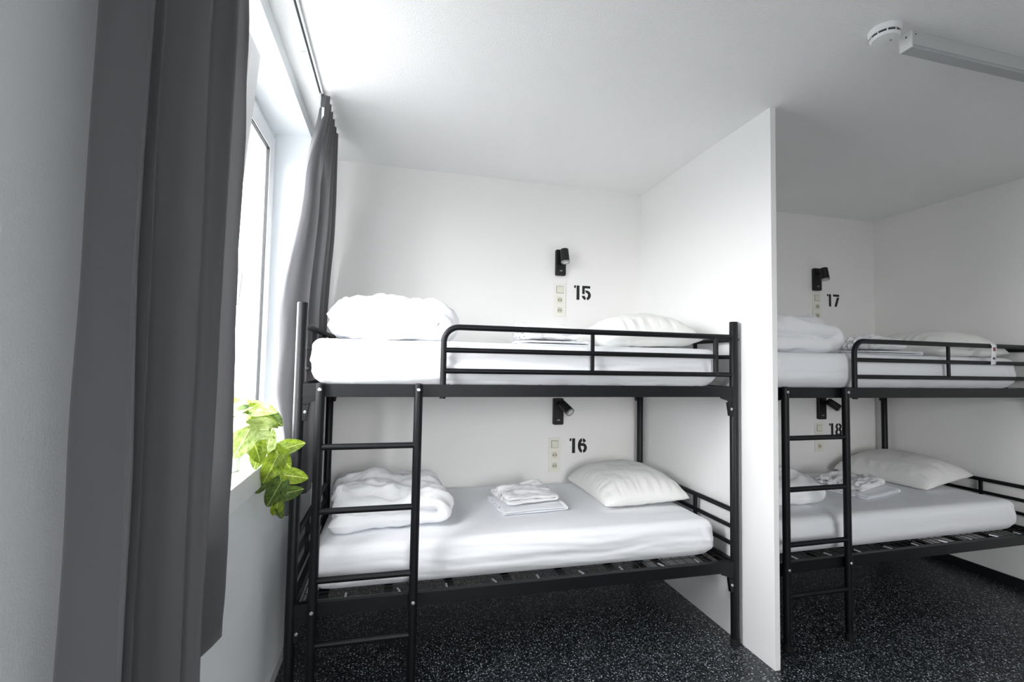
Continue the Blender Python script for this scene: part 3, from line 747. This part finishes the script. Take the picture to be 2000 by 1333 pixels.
# ------------------------------------------------------------------ stencilled bed numbers
def ring_arc(mbb, cx, cz, ro, zo, ri, zi, a0, a1, ox, s, n=18):
    po = [(ox + s * (cx + ro * math.cos(math.radians(a))), s * (cz + zo * math.sin(math.radians(a)))) for a in [a0 + (a1 - a0) * i / n for i in range(n + 1)]]
    pi_ = [(ox + s * (cx + ri * math.cos(math.radians(a))), s * (cz + zi * math.sin(math.radians(a)))) for a in [a0 + (a1 - a0) * i / n for i in range(n + 1)]]
    for i in range(n): mbb.prism([po[i], po[i + 1], pi_[i + 1], pi_[i]], 'y', -0.0006, 0.0)
def poly(mbb, pts, ox, s): mbb.prism([(ox + s * x, s * z) for x, z in pts], 'y', -0.0006, 0.0)
def digit(ch, ox, s):
    m_ = MB()
    if ch == '1':
        poly(m_, [(0.0, 0.82), (0.13, 0.82), (0.13, 1.0), (0.0, 1.0)], ox, s); poly(m_, [(0.18, 0), (0.40, 0), (0.40, 1), (0.18, 1)], ox, s)
    if ch == '5':
        poly(m_, [(0.0, 0.83), (0.60, 0.83), (0.60, 1.0), (0.0, 1.0)], ox, s); poly(m_, [(0.0, 0.42), (0.19, 0.42), (0.19, 0.83), (0.0, 0.83)], ox, s)
        ring_arc(m_, 0.31, 0.345, 0.34, 0.345, 0.125, 0.17, 105, -82, ox, s); ring_arc(m_, 0.31, 0.345, 0.34, 0.345, 0.125, 0.17, -102, -170, ox, s)
    if ch == '6':
        ring_arc(m_, 0.33, 0.5, 0.33, 0.5, 0.12, 0.30, 96, 264, ox, s); ring_arc(m_, 0.33, 0.5, 0.33, 0.5, 0.12, 0.30, 82, 36, ox, s)
        ring_arc(m_, 0.345, 0.335, 0.325, 0.335, 0.115, 0.145, -80, 128, ox, s)
    if ch == '7':
        poly(m_, [(0.0, 0.82), (0.62, 0.82), (0.62, 1.0), (0.0, 1.0)], ox, s); poly(m_, [(0.13, 0), (0.36, 0), (0.62, 0.76), (0.38, 0.76)], ox, s)
    if ch == '8':
        for a0, a1 in ((97, 263), (83, -83)):
            ring_arc(m_, 0.33, 0.735, 0.305, 0.265, 0.115, 0.115, a0, a1, ox, s); ring_arc(m_, 0.33, 0.285, 0.33, 0.285, 0.125, 0.125, a0, a1, ox, s)
    return m_
def number(txt, x0, z0, label, s=0.100):
    o = empty('bed_number', (x0, YB, z0))
    ox = 0
    for c in txt:
        digit(c, ox, s).build('digit', M['numeral'], o, smooth=False); ox += 0.060
    return tag(o, label, 'number', 'stencilled bed numbers')
number('15', 1.190, 1.810, 'black stencilled fifteen on the wall over the window-side upper bunk')
number('16', 1.170, 0.755, 'black stencilled sixteen on the wall over the window-side lower bunk')
number('17', 3.366, 1.866, 'black stencilled seventeen over the upper bunk in the right alcove')
number('18', 3.368, 0.828, 'black stencilled eighteen partly behind the right alcove ladder')

# ------------------------------------------------------------------ ceiling light and smoke detector
cl = empty('ceiling_light', (1.787, 1.27, H))
MB().box(0.008, 1.20, -0.021, 0.021, -0.052, 0).build('housing', M['lum'], cl, bevel=0.002)
MB().box(0.008, 1.20, -0.0205, 0.0205, -0.064, -0.053).build('diffuser', M['lum2'], cl, bevel=0.002)
for x in (0.0, 1.20):
    e = MB().box(x, x + 0.008, -0.022, 0.022, -0.064, 0).build('end_cap', M['lumcap'], cl, bevel=0.002)
    MB().tube([(x - 0.0008, -0.004, -0.018), (x + 0.001, -0.004, -0.018)], 0.0032, 10).build('screw_hole', M['slot'], e)
MB().tube([(0.022, -0.0214, -0.012), (0.022, -0.0205, -0.012)], 0.0028, 10).build('screw_hole', M['slot'], cl)
tag(cl, 'long narrow grey-white strip light fixed to the ceiling, switched off', 'ceiling light')

sd = empty('smoke_detector', (1.697, 1.275, H))
MB().lathe([(0.050, 0.0), (0.050, -0.010), (0.0475, -0.014), (0.047, -0.022)], 48).build('base', M['detector'], sd)
MB().lathe([(0.043, -0.020), (0.043, -0.032)], 48).build('vent_gap', M['slot'], sd)
MB().lathe([(0.0455, -0.030), (0.0450, -0.034), (0.0400, -0.040), (0.022, -0.044), (0.001, -0.0445)], 48).build('cap', M['detector'], sd)
for k in range(10):
    a_ = 2 * PI * k / 10 + 0.2
    MB().tube([(0.0435 * math.cos(a_), 0.0435 * math.sin(a_), -0.020), (0.0435 * math.cos(a_), 0.0435 * math.sin(a_), -0.032)], 0.0022, 8).build('vent_rib', M['detector'], sd)
MB().tube([(0.012, -0.012, -0.0435), (0.012, -0.012, -0.0452)], 0.0025, 10).build('indicator', M['slot'], sd)
tag(sd, 'round white smoke detector on the ceiling beside the strip light', 'smoke detector')

# ------------------------------------------------------------------ pothos on the sill
pt_ = empty('potted_plant', (-0.535, 1.735, 0.987))
P0 = Vector((-0.535, 1.735, 0.987))
pot = MB().lathe([(0.001, 0.0), (0.040, 0.0), (0.044, 0.004), (0.056, 0.100), (0.058, 0.104), (0.056, 0.108), (0.052, 0.106), (0.050, 0.094), (0.001, 0.094)], 36).build('pot', M['pot'], pt_)
MB().lathe([(0.0495, 0.090), (0.048, 0.0965), (0.001, 0.098)], 28).build('soil', M['soil'], pt_)
def leaf_mesh(name, droop, curl, seed, m):
    NX, NY = 22, 10; vs = []; fs = []
    for i in range(NX + 1):
        t = i / NX
        # heart outline: wide near the base, drawn to a drip tip
        wd = 0.70 * (t + 0.03) ** 0.40 * (1 - t) ** 0.74 + 0.003
        for j in range(NY + 1):
            v = 2 * j / NY - 1
            xb = t - 0.20 * (1 - t) ** 2.2 * abs(v) ** 1.3
            y = v * wd
            z = 0.16 * abs(v) ** 1.3 * wd * curl * 2 - droop * t * t + 0.025 * math.sin(9 * t + seed) * abs(v) + 0.012 * math.cos(14 * t + 3 * v + seed)
            vs.append((xb, y, z))
    for i in range(NX):
        for j in range(NY): a_ = i * (NY + 1) + j; fs.append((a_, a_ + 1, a_ + NY + 2, a_ + NY + 1))
    mb_ = MB().add(vs, fs); me = mb_.mesh(name, True, 120); me.materials.append(m); return me
leaves = [leaf_mesh('leaf', d, c, s, M['leaf%d' % k]) for k in range(3) for (d, c, s) in ((0.22, 1.0, 0.3), (0.34, 1.5, 2.1))]
# base point, tip point and facing of each leaf, in metres in the room
C2 = Vector((0, 0, 1.358))
def lf(c, tip_dx, tip_dz, ln, kind, face=(0.25, -0.9, 0.35), lean=0.0):
    # c: leaf centre; tip direction given across the room (x) and up (z); face: blade normal
    c = Vector(c); d = Vector((tip_dx, lean, tip_dz)).normalized(); n_ = Vector(face)
    n_ = (n_ - d * n_.dot(d)).normalized(); y_ = n_.cross(d)
    me = leaves[kind * 2 + random.randint(0, 1)]
    o = link('leaf', me, pt_)
    ln *= 0.92
    base = c - d * ln * 0.48 - P0
    o.matrix_local = Matrix(((d.x * ln, y_.x * ln, n_.x * ln, base.x), (d.y * ln, y_.y * ln, n_.y * ln, base.y), (d.z * ln, y_.z * ln, n_.z * ln, base.z), (0, 0, 0, 1)))
    return base
LV = [((-0.358, 1.85, 1.045), 0.9, 0.35, .092, 0), ((-0.337, 1.85, 0.936), 0.95, -0.2, .092, 0), ((-0.350, 1.84, 0.883), 1.0, 0.1, .085, 1), ((-0.396, 1.80, 0.888), -0.45, -0.9, .105, 1),
      ((-0.407, 1.79, 0.976), -0.35, -0.9, .112, 0), ((-0.379, 1.82, 1.006), 0.6, -0.8, .095, 0), ((-0.392, 1.82, 0.828), -0.25, -0.95, .065, 0), ((-0.379, 1.83, 0.815), 0.4, -0.9, .05, 1),
      ((-0.448, 1.68, 1.131), -1.0, 0.05, .12, 2), ((-0.461, 1.64, 1.091), -0.4, -0.9, .11, 2), ((-0.431, 1.70, 1.063), 0.35, -0.9, .105, 0), ((-0.437, 1.72, 1.022), -0.5, -0.7, .085, 0),
      ((-0.418, 1.80, 1.077), 0.2, 0.95, .08, 2), ((-0.434, 1.74, 1.189), 1.0, 0.0, .10, 2), ((-0.413, 1.80, 1.156), 0.85, -0.5, .095, 1), ((-0.433, 1.76, 1.152), -0.6, 0.6, .09, 0),
      ((-0.465, 1.68, 1.187), 0.7, 0.7, .09, 0), ((-0.488, 1.66, 1.210), -0.5, 0.8, .075, 0), ((-0.482, 1.63, 1.197), -0.9, -0.3, .085, 2), ((-0.475, 1.62, 1.173), -0.8, -0.5, .085, 1),
      ((-0.478, 1.60, 1.155), -0.9, -0.2, .09, 2), ((-0.463, 1.73, 1.165), 0.3, 0.9, .08, 0), ((-0.438, 1.80, 0.930), -0.2, -0.95, .09, 1), ((-0.395, 1.83, 0.935), 0.2, -0.9, .065, 0)]
bases = []
for k, (c, dx, dz, ln, kind) in enumerate(LV):
    up = 0.85 if c[2] > 1.14 else 0.25
    bases.append(lf(c, dx, dz, ln, kind, face=(0.25 + 0.3 * math.sin(k * 2.1), -0.85, up + 0.2 * math.cos(k * 1.7)), lean=0.15 * math.sin(k * 1.3)))
# vines: one climbs out of the pot and trails over the sill edge
vine = [Vector((-0.52, 1.735, 1.085)), Vector((-0.475, 1.72, 1.150)), Vector((-0.435, 1.74, 1.135)), Vector((-0.408, 1.80, 1.09)), Vector((-0.400, 1.825, 1.04)), Vector((-0.395, 1.83, 0.985)), Vector((-0.392, 1.835, 0.93)), Vector((-0.388, 1.835, 0.86)), Vector((-0.385, 1.83, 0.835))]
vc = catmull([p - P0 for p in vine], 6)
MB().tube(vc, [0.0028 - 0.0012 * i / len(vc) for i in range(len(vc))], 8).build('vine', M['stem'], pt_)
for bpt in bases:
    best = min(vc, key=lambda q: (q - bpt).length)
    if (best - bpt).length > 0.10 or bpt.z + P0.z > 1.12: best = Vector((0.01 * math.sin(bpt.x * 90), 0.01 * math.cos(bpt.y * 70), 0.095))
    mid = (best + bpt) / 2 + Vector((0, 0, 0.018 + 0.12 * max(0, (best - bpt).length - 0.08)))
    MB().tube(catmull([best, mid, bpt], 5), 0.0015, 6).build('stem', M['stem'], pt_)
tag(pt_, 'trailing green leafy plant in a white pot on the window sill', 'plant')
